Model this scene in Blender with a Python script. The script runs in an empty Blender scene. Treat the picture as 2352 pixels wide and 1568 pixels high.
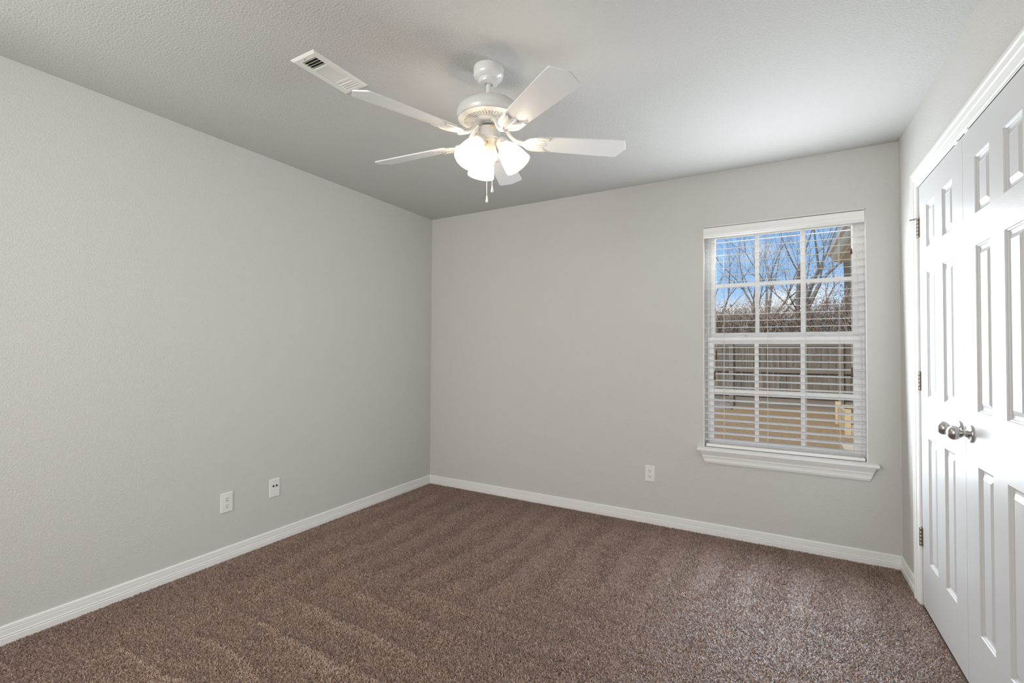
import bpy, bmesh, math, random
import numpy as np
from mathutils import Vector, Matrix
random.seed(7)
PI = math.pi
scene = bpy.context.scene
COL = scene.collection

# ------------------------------------------------------------------ camera, exposure, world, big lights
cam_d = bpy.data.cameras.new('camera')
cam = bpy.data.objects.new('camera', cam_d)
COL.objects.link(cam)
scene.camera = cam
cam_d.sensor_width = 36.0
cam_d.lens = 1074.81 * 36.0 / 2352.0
cam_d.clip_start = 0.02
cam_d.clip_end = 500
_r = Vector((0.87004015, 0.49295342, 0.00520256))
_u = Vector((0.00467277, -0.01879910, 0.99981236))
_f = Vector((-0.49295872, 0.86985259, 0.01865942))
cam.matrix_world = Matrix(((_r.x, _u.x, -_f.x, 2.80622), (_r.y, _u.y, -_f.y, -3.42290),
                           (_r.z, _u.z, -_f.z, 1.22526), (0, 0, 0, 1)))

scene.view_settings.view_transform = 'Standard'
scene.view_settings.look = 'None'
scene.view_settings.gamma = 1.0
scene.view_settings.use_curve_mapping = False
scene.view_settings.exposure = 0.06
scene.cycles.max_bounces = 10
scene.cycles.diffuse_bounces = 6
scene.cycles.glossy_bounces = 4
scene.cycles.transparent_max_bounces = 16
scene.cycles.sample_clamp_indirect = 6.0

SKY_STRENGTH = 1.0
SUN_STRENGTH = 3.2
DAYLIGHT = 33.0         # daylight entering through the window opening
GLOW = 10.0              # the same daylight reaching the sashes and slats from outside
DAYLIGHT_COLOR = (0.86, 0.94, 1.0)
FILL_WATTS = 60.0
BULB_WATTS = 3.6

world = bpy.data.worlds.new('sky')
scene.world = world
world.use_nodes = True
wn = world.node_tree.nodes
wl = world.node_tree.links
wn.clear()
w_out = wn.new('ShaderNodeOutputWorld')
w_bg = wn.new('ShaderNodeBackground')
w_bg.inputs['Strength'].default_value = SKY_STRENGTH
w_tc = wn.new('ShaderNodeTexCoord')
w_map = wn.new('ShaderNodeMapping')
w_map.inputs['Scale'].default_value = (1.0, 1.0, 2.2)
w_map.inputs['Location'].default_value = (0.35, 0.2, 0.55)
w_noise = wn.new('ShaderNodeTexNoise')
w_noise.inputs['Scale'].default_value = 3.3
w_noise.inputs['Detail'].default_value = 6.0
w_noise.inputs['Roughness'].default_value = 0.55
w_sep = wn.new('ShaderNodeSeparateXYZ')
w_ramp = wn.new('ShaderNodeValToRGB')
w_ramp.color_ramp.elements[0].position = 0.0
w_ramp.color_ramp.elements[0].color = (0.46, 0.70, 1.0, 1)
w_ramp.color_ramp.elements[1].position = 0.45
w_ramp.color_ramp.elements[1].color = (0.13, 0.42, 0.98, 1)
w_cl = wn.new('ShaderNodeValToRGB')
w_cl.color_ramp.elements[0].position = 0.47
w_cl.color_ramp.elements[0].color = (0, 0, 0, 1)
w_cl.color_ramp.elements[1].position = 0.60
w_cl.color_ramp.elements[1].color = (1, 1, 1, 1)
w_mix = wn.new('ShaderNodeMix')
w_mix.data_type = 'RGBA'
w_mix.inputs['B'].default_value = (0.95, 0.97, 1.0, 1)
wl.new(w_tc.outputs['Generated'], w_map.inputs['Vector'])
wl.new(w_map.outputs['Vector'], w_noise.inputs['Vector'])
wl.new(w_tc.outputs['Generated'], w_sep.inputs['Vector'])
wl.new(w_sep.outputs['Z'], w_ramp.inputs['Fac'])
wl.new(w_noise.outputs['Fac'], w_cl.inputs['Fac'])
wl.new(w_cl.outputs['Color'], w_mix.inputs['Factor'])
wl.new(w_ramp.outputs['Color'], w_mix.inputs['A'])
wl.new(w_mix.outputs['Result'], w_bg.inputs['Color'])
wl.new(w_bg.outputs['Background'], w_out.inputs['Surface'])

sun_d = bpy.data.lights.new('sun', 'SUN')
sun_d.energy = SUN_STRENGTH
sun_d.color = (1.0, 0.95, 0.87)
sun_d.angle = math.radians(25)
sun = bpy.data.objects.new('sun', sun_d)
COL.objects.link(sun)
sun.rotation_euler = Vector((0.35, 0.75, -0.8)).to_track_quat('-Z', 'Y').to_euler()

day_d = bpy.data.lights.new('window_daylight', 'AREA')
day_d.shape = 'RECTANGLE'
day_d.size = 0.80
day_d.size_y = 1.3
day_d.spread = PI
day_d.energy = DAYLIGHT
day_d.color = DAYLIGHT_COLOR
day = bpy.data.objects.new('window_daylight', day_d)
COL.objects.link(day)
day.location = (2.82, -0.055, 1.25)
glow_d = day_d.copy()
glow_d.energy = GLOW
glow_d.color = (1.0, 0.96, 0.90)
glow_d.size = 0.9; glow_d.size_y = 0.5
glow_d.spread = PI
glow = bpy.data.objects.new('window_skylight', glow_d)
COL.objects.link(glow)
glow.location = (2.817, 0.42, 2.15)
glow.rotation_euler = Vector((0, -1.0, -0.7)).to_track_quat('-Z', 'Y').to_euler()
day.rotation_euler = Vector((-0.07, -1.0, 0.08)).to_track_quat('-Z', 'Y').to_euler()

fill_d = bpy.data.lights.new('fill_light', 'AREA')  # unseen area light added behind the camera to brighten the room
fill_d.shape = 'RECTANGLE'
fill_d.size = 1.5
fill_d.size_y = 1.6
fill_d.energy = FILL_WATTS
fill_d.color = (1.0, 0.985, 0.96)
hall = bpy.data.objects.new('fill_light', fill_d)
COL.objects.link(hall)
hall.location = (1.0, -4.5, 1.55)
hall.rotation_euler = Vector((-0.05, 1.0, 0.0)).to_track_quat('-Z', 'Y').to_euler()

# ------------------------------------------------------------------ helpers
class MB:
    """collects shapes, then links them as one mesh object"""
    def __init__(self):
        self.v = []; self.f = []; self.mi = []; self.cur = 0
    def quad(self, *idx):
        self.f.append(tuple(idx)); self.mi.append(self.cur)
    def add(self, pts, faces):
        o = len(self.v)
        self.v.extend([tuple(p) for p in pts])
        for f in faces:
            self.f.append(tuple(o + i for i in f)); self.mi.append(self.cur)
    def box(self, a, b, M=None):
        x0, y0, z0 = a; x1, y1, z1 = b
        p = [(x0,y0,z0),(x1,y0,z0),(x1,y1,z0),(x0,y1,z0),(x0,y0,z1),(x1,y0,z1),(x1,y1,z1),(x0,y1,z1)]
        if M is not None: p = [tuple(M @ Vector(q)) for q in p]
        self.add(p, [(0,3,2,1),(4,5,6,7),(0,1,5,4),(1,2,6,5),(2,3,7,6),(3,0,4,7)])
    def lathe(self, prof, n=32, M=None, cap=True):
        """prof: (radius, z) list, spun about z"""
        pts = []; fs = []
        for r, z in prof:
            for i in range(n):
                a = 2*PI*i/n
                pts.append((r*math.cos(a), r*math.sin(a), z))
        m = len(prof)
        for j in range(m-1):
            for i in range(n):
                k = (i+1) % n
                fs.append((j*n+i, j*n+k, (j+1)*n+k, (j+1)*n+i))
        if cap:
            fs.append(tuple(range(n-1, -1, -1)))
            fs.append(tuple((m-1)*n+i for i in range(n)))
        if M is not None: pts = [tuple(M @ Vector(q)) for q in pts]
        self.add(pts, fs)
    def tube(self, path, rad, n=8, cap=True):
        path = [Vector(p) for p in path]
        rads = rad if isinstance(rad, (list, tuple)) else [rad]*len(path)
        pts = []; fs = []
        prev = None
        for i, p in enumerate(path):
            d = (path[min(i+1, len(path)-1)] - path[max(i-1, 0)])
            d = d.normalized() if d.length > 1e-9 else Vector((0,0,1))
            if prev is None:
                h = Vector((0,0,1)) if abs(d.z) < 0.9 else Vector((1,0,0))
                s = d.cross(h).normalized()
            else:
                s = (prev - d*prev.dot(d))
                s = s.normalized() if s.length > 1e-6 else d.orthogonal().normalized()
            t = d.cross(s)
            prev = s
            for k in range(n):
                a = 2*PI*k/n
                pts.append(tuple(p + (s*math.cos(a) + t*math.sin(a))*rads[i]))
        m = len(path)
        for j in range(m-1):
            for i in range(n):
                k = (i+1) % n
                fs.append((j*n+i, j*n+k, (j+1)*n+k, (j+1)*n+i))
        if cap:
            fs.append(tuple(range(n-1, -1, -1)))
            fs.append(tuple((m-1)*n+i for i in range(n)))
        self.add(pts, fs)
    def rings(self, rings, closed=True, cap=(False, False)):
        """list of equally long point rings joined into a skin"""
        n = len(rings[0]); pts = [p for r in rings for p in r]; fs = []
        for j in range(len(rings)-1):
            for i in range(n if closed else n-1):
                k = (i+1) % n
                fs.append((j*n+i, j*n+k, (j+1)*n+k, (j+1)*n+i))
        if cap[0]: fs.append(tuple(range(n-1, -1, -1)))
        if cap[1]: fs.append(tuple((len(rings)-1)*n+i for i in range(n)))
        self.add(pts, fs)
    def build(self, name, mat, parent=None, smooth=None, bevel=None, segs=2):
        me = bpy.data.meshes.new(name)
        me.from_pydata(self.v, [], self.f)
        mats = mat if isinstance(mat, (list, tuple)) else [mat]
        for m in mats: me.materials.append(m)
        if len(mats) > 1: me.polygons.foreach_set('material_index', self.mi)
        bm = bmesh.new(); bm.from_mesh(me)
        bmesh.ops.recalc_face_normals(bm, faces=bm.faces)
        bm.to_mesh(me); bm.free()
        if smooth is not None:
            me.shade_smooth()
            me.set_sharp_from_angle(angle=math.radians(smooth))
        me.update()
        o = bpy.data.objects.new(name, me)
        COL.objects.link(o)
        if parent is not None: o.parent = parent
        if bevel:
            md = o.modifiers.new('bevel', 'BEVEL'); md.width = bevel; md.segments = segs
            md.limit_method = 'ANGLE'; md.angle_limit = math.radians(40)
        return o

def tag(o, label=None, cat=None, group=None, kind=None):
    if label: o['label'] = label
    if cat: o['category'] = cat
    if group: o['group'] = group
    if kind: o['kind'] = kind
    return o

def thing(name, label, cat, loc=(0,0,0), rot=(0,0,0), group=None, kind=None):
    o = bpy.data.objects.new(name, None)
    COL.objects.link(o)
    o.empty_display_size = 0.05
    o.location = loc; o.rotation_euler = rot
    return tag(o, label, cat, group, kind)

def struct(o, label=None, cat=None):
    o['kind'] = 'structure'
    if label: o['label'] = label
    if cat: o['category'] = cat
    return o

def copy_tree(o, parent=None):
    c = o.copy(); COL.objects.link(c)
    if parent is not None: c.parent = parent
    for ch in list(o.children): copy_tree(ch, c)
    return c

# ------------------------------------------------------------------ materials
def new_mat(name):
    m = bpy.data.materials.new(name); m.use_nodes = True
    nt = m.node_tree; b = nt.nodes['Principled BSDF']
    return m, nt, b

def plain(name, col, rough=0.5, metal=0.0, spec=None, coat=0.0, var=0.0, vscale=20):
    m, nt, b = new_mat(name)
    b.inputs['Base Color'].default_value = (*col, 1)
    b.inputs['Roughness'].default_value = rough
    b.inputs['Metallic'].default_value = metal
    if spec is not None: b.inputs['Specular IOR Level'].default_value = spec
    if coat: b.inputs['Coat Weight'].default_value = coat
    if var:
        tc = nt.nodes.new('ShaderNodeTexCoord'); n = nt.nodes.new('ShaderNodeTexNoise')
        n.inputs['Scale'].default_value = vscale
        r = nt.nodes.new('ShaderNodeValToRGB')
        r.color_ramp.elements[0].color = (*[c*(1-var) for c in col], 1)
        r.color_ramp.elements[1].color = (*[min(1, c*(1+var)) for c in col], 1)
        nt.links.new(tc.outputs['Object'], n.inputs['Vector'])
        nt.links.new(n.outputs['Fac'], r.inputs['Fac'])
        nt.links.new(r.outputs['Color'], b.inputs['Base Color'])
    return m

def bumpy(name, col, rough, scale, strength, dist, detail=3.0, spec=0.3, stretch=None, ramp=None):
    """paint over a textured surface"""
    m, nt, b = new_mat(name)
    b.inputs['Base Color'].default_value = (*col, 1)
    b.inputs['Roughness'].default_value = rough
    b.inputs['Specular IOR Level'].default_value = spec
    tc = nt.nodes.new('ShaderNodeTexCoord')
    n = nt.nodes.new('ShaderNodeTexNoise')
    n.inputs['Scale'].default_value = scale
    n.inputs['Detail'].default_value = detail
    n.inputs['Roughness'].default_value = 0.5
    bp = nt.nodes.new('ShaderNodeBump')
    bp.inputs['Strength'].default_value = strength
    bp.inputs['Distance'].default_value = dist
    src = tc.outputs['Object']
    if stretch:
        mp = nt.nodes.new('ShaderNodeMapping'); mp.inputs['Scale'].default_value = stretch
        nt.links.new(src, mp.inputs['Vector']); src = mp.outputs['Vector']
    nt.links.new(src, n.inputs['Vector'])
    h = n.outputs['Fac']
    if ramp:
        r = nt.nodes.new('ShaderNodeValToRGB')
        r.color_ramp.elements[0].position = ramp[0]; r.color_ramp.elements[1].position = ramp[1]
        nt.links.new(h, r.inputs['Fac']); h = r.outputs['Color']
    nt.links.new(h, bp.inputs['Height'])
    nt.links.new(bp.outputs['Normal'], b.inputs['Normal'])
    return m

WALLC = (0.63, 0.62, 0.595)
M_wall = bumpy('wall_paint', WALLC, 0.75, 150, 0.42, 0.0018, ramp=(0.38, 0.62))
M_ceil = bumpy('ceiling_paint', (0.565, 0.56, 0.545), 0.8, 125, 0.42, 0.003, detail=4, ramp=(0.35, 0.65))
M_trim = bumpy('trim_paint', (0.84, 0.84, 0.83), 0.38, 60, 0.03, 0.0006)
M_door_v = bumpy('door_paint_upright_grain', (0.615, 0.62, 0.625), 0.36, 26, 0.10, 0.0012, detail=5, stretch=(12, 12, 0.35))
M_door_h = bumpy('door_paint_level_grain', (0.615, 0.62, 0.625), 0.36, 26, 0.16, 0.0014, detail=5, stretch=(12, 0.35, 12))
M_vinyl = plain('white_vinyl', (0.93, 0.935, 0.935), 0.35)
M_slat = bumpy('white_faux_wood', (0.86, 0.85, 0.83), 0.35, 30, 0.05, 0.0006, stretch=(0.6, 14, 14))
M_plate = plain('white_plastic', (0.82, 0.82, 0.80), 0.32)
M_dark = plain('dark_slot', (0.02, 0.018, 0.016), 0.6)
M_grey_slot = plain('slot_grey', (0.10, 0.10, 0.095), 0.6)
M_nickel = plain('satin_nickel', (0.56, 0.55, 0.53), 0.27, metal=1.0)
M_hinge = plain('brushed_hinge_metal', (0.50, 0.47, 0.41), 0.34, metal=1.0)
M_fan = plain('fan_white_enamel', (0.75, 0.75, 0.74), 0.28, coat=0.3)
M_blade = plain('fan_blade_white', (0.80, 0.80, 0.80), 0.30, coat=0.25)
M_brass = plain('brass', (0.80, 0.50, 0.18), 0.28, metal=1.0)
M_chain = plain('pale_brass_chain', (0.78, 0.66, 0.48), 0.35, metal=0.8)
M_black = plain('black_coupling', (0.03, 0.022, 0.018), 0.5)
M_chrome = plain('bright_steel', (0.72, 0.73, 0.74), 0.2, metal=1.0)
M_vent = plain('vent_enamel', (0.80, 0.80, 0.75), 0.4)
M_duct = plain('painted_duct_shade', (0.035, 0.028, 0.022), 0.8)
M_cord = plain('white_cord', (0.75, 0.74, 0.70), 0.7)
M_tassel = plain('brown_wood_tassel', (0.10, 0.045, 0.015), 0.5)
M_screw = plain('grey_screw', (0.40, 0.385, 0.36), 0.4)
M_rubber = plain('white_rubber', (0.74, 0.73, 0.72), 0.55)

def glass_mat():
    m, nt, b = new_mat('window_glass')
    nt.nodes.remove(b)
    out = nt.nodes['Material Output']
    tr = nt.nodes.new('ShaderNodeBsdfTransparent'); tr.inputs['Color'].default_value = (0.97, 0.985, 0.98, 1)
    gl = nt.nodes.new('ShaderNodeBsdfGlossy'); gl.inputs['Roughness'].default_value = 0.02
    fr = nt.nodes.new('ShaderNodeFresnel'); fr.inputs['IOR'].default_value = 1.35
    mx = nt.nodes.new('ShaderNodeMixShader')
    nt.links.new(fr.outputs['Fac'], mx.inputs['Fac'])
    nt.links.new(tr.outputs['BSDF'], mx.inputs[1]); nt.links.new(gl.outputs['BSDF'], mx.inputs[2])
    nt.links.new(mx.outputs['Shader'], out.inputs['Surface'])
    return m
M_glass = glass_mat()

def shade_mat():
    m, nt, b = new_mat('frosted_lit_glass')
    nt.nodes.remove(b)
    out = nt.nodes['Material Output']
    tl = nt.nodes.new('ShaderNodeBsdfTranslucent'); tl.inputs['Color'].default_value = (0.60, 0.56, 0.50, 1)
    df = nt.nodes.new('ShaderNodeBsdfDiffuse'); df.inputs['Color'].default_value = (0.9, 0.88, 0.84, 1)
    tr = nt.nodes.new('ShaderNodeBsdfTransparent'); tr.inputs['Color'].default_value = (1.0, 0.95, 0.86, 1)
    em = nt.nodes.new('ShaderNodeEmission'); em.inputs['Color'].default_value = (1.0, 0.95, 0.86, 1)
    em.inputs['Strength'].default_value = 0.22
    m1 = nt.nodes.new('ShaderNodeMixShader'); m1.inputs['Fac'].default_value = 0.3
    m2 = nt.nodes.new('ShaderNodeMixShader'); m2.inputs['Fac'].default_value = 0.55
    ad = nt.nodes.new('ShaderNodeAddShader')
    nt.links.new(tl.outputs['BSDF'], m1.inputs[1]); nt.links.new(df.outputs['BSDF'], m1.inputs[2])
    nt.links.new(m1.outputs['Shader'], m2.inputs[1]); nt.links.new(tr.outputs['BSDF'], m2.inputs[2])
    nt.links.new(m2.outputs['Shader'], ad.inputs[0]); nt.links.new(em.outputs['Emission'], ad.inputs[1])
    nt.links.new(ad.outputs['Shader'], out.inputs['Surface'])
    return m
M_shade = shade_mat()

def emit_mat(name, col, s):
    m, nt, b = new_mat(name)
    b.inputs['Base Color'].default_value = (*col, 1)
    b.inputs['Emission Color'].default_value = (*col, 1)
    b.inputs['Emission Strength'].default_value = s
    return m
M_bulb = emit_mat('lit_bulb', (1.0, 0.93, 0.82), 4.0)

def carpet_mat():
    m, nt, b = new_mat('brown_carpet')
    nt.nodes.remove(b)
    out = nt.nodes['Material Output']
    at = nt.nodes.new('ShaderNodeAttribute'); at.attribute_name = 'tuft'
    rp = nt.nodes.new('ShaderNodeValToRGB')
    e = rp.color_ramp.elements
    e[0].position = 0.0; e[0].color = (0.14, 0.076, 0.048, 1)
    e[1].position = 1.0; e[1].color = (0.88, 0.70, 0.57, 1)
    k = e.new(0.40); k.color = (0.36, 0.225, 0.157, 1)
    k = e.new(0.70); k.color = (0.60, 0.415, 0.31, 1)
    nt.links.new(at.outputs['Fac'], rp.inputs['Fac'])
    df = nt.nodes.new('ShaderNodeBsdfDiffuse'); tl = nt.nodes.new('ShaderNodeBsdfTranslucent')
    gl = nt.nodes.new('ShaderNodeBsdfGlossy'); gl.inputs['Roughness'].default_value = 0.48; gl.inputs['Color'].default_value = (0.86, 0.92, 1.0, 1)
    nt.links.new(rp.outputs['Color'], df.inputs['Color']); nt.links.new(rp.outputs['Color'], tl.inputs['Color'])
    m1 = nt.nodes.new('ShaderNodeMixShader'); m1.inputs['Fac'].default_value = 0.45
    m2 = nt.nodes.new('ShaderNodeMixShader')
    m2.inputs['Fac'].default_value = 0.14
    # yarn ends are bundles of round fibres: their sheen follows the averaged, mostly upright, fibre normal
    ge = nt.nodes.new('ShaderNodeNewGeometry'); nm = nt.nodes.new('ShaderNodeVectorMath'); nm.operation = 'MULTIPLY_ADD'
    nm.inputs[1].default_value = (0.30, 0.30, 0.30); nm.inputs[2].default_value = (0, 0, 1)
    nz = nt.nodes.new('ShaderNodeVectorMath'); nz.operation = 'NORMALIZE'
    nt.links.new(ge.outputs['Normal'], nm.inputs[0]); nt.links.new(nm.outputs['Vector'], nz.inputs[0])
    nt.links.new(nz.outputs['Vector'], gl.inputs['Normal'])
    nt.links.new(df.outputs['BSDF'], m1.inputs[1]); nt.links.new(tl.outputs['BSDF'], m1.inputs[2])
    nt.links.new(m1.outputs['Shader'], m2.inputs[1]); nt.links.new(gl.outputs['BSDF'], m2.inputs[2])
    nt.links.new(m2.outputs['Shader'], out.inputs['Surface'])
    return m
M_carpet = carpet_mat()

# ------------------------------------------------------------------ room shell
W, H, D, T = 3.42, 2.44, 3.52, 0.14
HALLY = -4.9
WX0, WX1, WZ0, WZ1 = 2.368, 3.266, 0.575, 2.075          # window opening
CY0, CY1, CZ1 = -1.674, -0.424, 2.046                    # closet opening in the right wall
RX0, RX1, RZ1 = 0.35, 3.12, 2.38                         # unseen opening to the hall, widened to let the fill light through

def wall_with_hole(fixed_axis, a0, a1, u0, u1, holes, z1=H, name='wall', mat=M_wall, z0=-0.05):
    """box wall; fixed_axis 'x' or 'y' spans a0..a1; u is the other axis; hole=(u0,u1,z0,z1)"""
    mb = MB()
    def bx(ua, ub, za, zb):
        if ub - ua < 1e-6 or zb - za < 1e-6: return
        if fixed_axis == 'y': mb.box((ua, a0, za), (ub, a1, zb))
        else: mb.box((a0, ua, za), (a1, ub, zb))
    if not holes: bx(u0, u1, z0, z1)
    for (h0, h1, g0, g1) in holes:
        bx(u0, h0, z0, z1); bx(h1, u1, z0, z1); bx(h0, h1, z0, g0); bx(h0, h1, g1, z1)
    o = mb.build(name, mat)
    return o

struct(wall_with_hole('x', -T, 0, HALLY, T, [], name='wall_left'), 'plain greige painted wall on the left with two white plates', 'wall')
struct(wall_with_hole('y', 0, T, 0, W, [(WX0, WX1, WZ0, WZ1)], name='wall_back'), 'greige painted wall holding the blinded window', 'wall')
struct(wall_with_hole('x', W, W+0.12, -D, T, [(CY0, CY1, -0.05, CZ1)], name='wall_right'), 'greige painted wall around the white closet doors', 'wall')
struct(wall_with_hole('y', -D-0.12, -D, 0, W+0.12, [(RX0, RX1, -0.05, RZ1)], name='wall_rear'), 'greige painted wall behind the camera with an opening widened for fill light', 'wall')
# hall beyond the opening (the way in, behind the camera)
mb = MB(); mb.box((0, HALLY-0.1, -0.05), (W+0.2, HALLY, H)); mb.box((W+0.12, HALLY, -0.05), (W+0.22, -D, H))
struct(mb.build('wall_hall', M_wall), 'greige painted hall walls behind the room opening', 'wall')
mb = MB(); mb.box((-T, HALLY-0.1, H), (W+0.9, T, H+0.1))
struct(mb.build('ceiling', M_ceil), 'textured off-white ceiling carrying the fan and vent', 'ceiling')
# closet shell behind the doors
mb = MB()
mb.box((W+0.72, CY0-0.2, -0.05), (W+0.78, CY1+0.2, H)); mb.box((W+0.12, CY0-0.26, -0.05), (W+0.78, CY0-0.2, H))
mb.box((W+0.12, CY1+0.2, -0.05), (W+0.78, CY1+0.26, H)); mb.box((W+0.12, CY0-0.2, -0.05), (W+0.72, CY1+0.2, 0.0))
struct(mb.build('wall_closet', M_wall), 'closet walls hidden behind the white double doors', 'wall')

# carpet: a woven base under hundreds of thousands of leaning yarn ends
def carpet_pile(parent):
    rng = np.random.default_rng(3)
    step = 0.0037
    nx = int((W-0.02)/step); ny = int((D-0.02)/step)
    X, Y = np.meshgrid((np.arange(nx)+0.5)/nx*(W-0.02)+0.01, -0.010-(np.arange(ny)+0.5)/ny*(D-0.02))
    X = (X + rng.uniform(-0.5, 0.5, X.shape)*step).ravel(); Y = (Y + rng.uniform(-0.5, 0.5, Y.shape)*step).ravel()
    n = X.size
    def coarse(cell, seed):
        r = np.random.default_rng(seed)
        g = r.standard_normal((int(D/cell)+3, int(W/cell)+3))
        fx = np.clip(X, 0, W)/cell; fy = np.clip(-Y, 0, D)/cell
        ix = fx.astype(int); iy = fy.astype(int); tx = fx-ix; ty = fy-iy
        tx = tx*tx*(3-2*tx); ty = ty*ty*(3-2*ty)
        return g[iy, ix]*(1-tx)*(1-ty)+g[iy, ix+1]*tx*(1-ty)+g[iy+1, ix]*(1-tx)*ty+g[iy+1, ix+1]*tx*ty
    wob = coarse(0.30, 11)*0.030 + coarse(0.08, 12)*0.012
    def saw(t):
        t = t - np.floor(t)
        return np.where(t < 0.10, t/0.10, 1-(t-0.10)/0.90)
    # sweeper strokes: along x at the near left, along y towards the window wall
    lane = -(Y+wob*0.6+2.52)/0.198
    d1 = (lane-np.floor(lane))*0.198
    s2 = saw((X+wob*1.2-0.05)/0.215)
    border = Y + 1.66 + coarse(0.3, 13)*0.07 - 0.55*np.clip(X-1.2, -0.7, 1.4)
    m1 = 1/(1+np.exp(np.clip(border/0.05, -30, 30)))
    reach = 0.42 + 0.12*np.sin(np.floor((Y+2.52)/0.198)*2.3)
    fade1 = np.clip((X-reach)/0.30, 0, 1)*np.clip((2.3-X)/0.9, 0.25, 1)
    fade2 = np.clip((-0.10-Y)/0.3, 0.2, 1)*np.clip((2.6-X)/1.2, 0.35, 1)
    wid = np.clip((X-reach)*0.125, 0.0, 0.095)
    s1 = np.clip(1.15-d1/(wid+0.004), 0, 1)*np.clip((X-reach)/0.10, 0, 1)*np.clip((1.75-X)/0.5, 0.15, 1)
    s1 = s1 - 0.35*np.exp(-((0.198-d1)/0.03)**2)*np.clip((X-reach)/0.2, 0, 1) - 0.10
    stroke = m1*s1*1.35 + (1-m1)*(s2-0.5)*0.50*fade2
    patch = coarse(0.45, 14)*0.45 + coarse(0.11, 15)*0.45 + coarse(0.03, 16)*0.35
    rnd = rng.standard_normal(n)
    tuft = np.clip(0.51 + 0.225*rnd + 0.19*stroke + 0.045*patch, 0, 1)  # strokes tint the yarn, standing in for light on the brushed nap
    ang = rng.uniform(0, 2*np.pi, n)
    lean = rng.uniform(0.45, 1.35, n)
    lx = np.cos(ang)*lean + 0.25*m1*np.sign(stroke); ly = np.sin(ang)*lean + (1-m1)*0.35*np.sign(stroke) - 0.1
    L = rng.uniform(0.0075, 0.0120, n)
    nrm = np.sqrt(lx*lx+ly*ly+1)
    dx, dy, dz = lx/nrm, ly/nrm, 1/nrm
    fa = rng.uniform(0, 2*np.pi, n)
    px, py = np.cos(fa), np.sin(fa)
    wb = rng.uniform(0.0011, 0.0017, n); wt = wb*0.72
    z0 = -0.0105 + 0.0008*rng.standard_normal(n)
    co = np.empty((n, 6, 3), np.float32)
    curl = rng.uniform(0.1, 0.5, n)
    for k, (f, wv) in enumerate(((0.0, wb), (0.55, wb*1.05), (1.0, wt))):
        bx = X + dx*L*f + curl*dx*L*f*f*0.6; by = Y + dy*L*f + curl*dy*L*f*f*0.6; bz = z0 + dz*L*f*(1-0.12*f)
        co[:, 2*k, 0] = bx-px*wv; co[:, 2*k, 1] = by-py*wv; co[:, 2*k, 2] = bz
        co[:, 2*k+1, 0] = bx+px*wv; co[:, 2*k+1, 1] = by+py*wv; co[:, 2*k+1, 2] = bz
    co[:, :, 0] = np.clip(co[:, :, 0], 0.001, W-0.001); co[:, :, 1] = np.clip(co[:, :, 1], -D, -0.001)
    b = (np.arange(n, dtype=np.int32)*6)[:, None]
    q = np.concatenate([b+np.array([0, 1, 3, 2], np.int32), b+np.array([2, 3, 5, 4], np.int32)], 1).reshape(-1, 4)
    me = bpy.data.meshes.new('carpet_pile')
    me.vertices.add(n*6); me.vertices.foreach_set('co', co.ravel())
    me.loops.add(q.size); me.loops.foreach_set('vertex_index', q.ravel())
    me.polygons.add(len(q))
    me.polygons.foreach_set('loop_start', np.arange(0, q.size, 4, dtype=np.int32))
    me.polygons.foreach_set('loop_total', np.full(len(q), 4, dtype=np.int32))
    at = me.attributes.new('tuft', 'FLOAT', 'POINT'); at.data.foreach_set('value', np.repeat(tuft, 6).astype(np.float32))
    me.materials.append(M_carpet)
    me.update(calc_edges=True)
    o = bpy.data.objects.new('carpet_pile', me); COL.objects.link(o); o.parent = parent
    o['kind'] = 'stuff'
    return o
mb = MB(); mb.box((0, -D-0.1, -0.0195), (W, 0, -0.0100))
floor = struct(mb.build('floor', plain('carpet_backing', (0.15, 0.095, 0.068), 0.95, var=0.3, vscale=200)), 'brown mottled cut-pile carpet with vacuum strokes', 'floor')
carpet_pile(floor)
mb = MB(); mb.box((-T, HALLY-0.1, -0.2), (W+0.8, T, -0.02)); mb.box((0, HALLY, -0.02), (W+0.2, -D-0.1, 0.0))
struct(mb.build('floor_slab', plain('hall_carpet', (0.17, 0.11, 0.08), 0.9, var=0.3, vscale=300)), 'floor slab under the carpet and hall', 'floor')

# ------------------------------------------------------------------ baseboards and casings
BASE = [(0, -0.012), (0.0125, -0.012), (0.0125, 0.019), (0.0095, 0.0215), (0.0095, 0.0235), (0.0118, 0.0255), (0.0118, 0.0285),
        (0.0098, 0.031), (0.0092, 0.0505), (0.0078, 0.0515), (0.0078, 0.0535), (0.0088, 0.0555), (0.0078, 0.066), (0.004, 0.0697), (0, 0.0697)]

def base_run(name, p0, p1, n, m0, m1, label):
    """baseboard from p0 to p1 on the wall; n is the inward normal; m0/m1 mitre signs"""
    p0 = Vector((*p0, 0)); p1 = Vector((*p1, 0)); n = Vector((*n, 0)); d = (p1-p0).normalized()
    r0 = [tuple(p0 + n*t + d*(t*m0) + Vector((0, 0, z))) for t, z in BASE]
    r1 = [tuple(p1 + n*t - d*(t*m1) + Vector((0, 0, z))) for t, z in BASE]
    mb = MB(); mb.rings([r0, r1], cap=(True, True))
    return struct(mb.build(name, M_trim, smooth=28), label, 'baseboard')
base_run('baseboard_left', (0, -D), (0, 0), (1, 0), 0, 1, 'white ridged baseboard along the left wall')
base_run('baseboard_back', (0, 0), (W, 0), (0, -1), 1, 1, 'white ridged baseboard under the window wall')
base_run('baseboard_right', (W, 0), (W, -0.338), (-1, 0), 1, 0, 'short white baseboard between corner and closet casing')
base_run('baseboard_closet', (W, -1.760), (W, -D), (-1, 0), 0, 0, 'white baseboard past the closet on the right wall')

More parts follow.
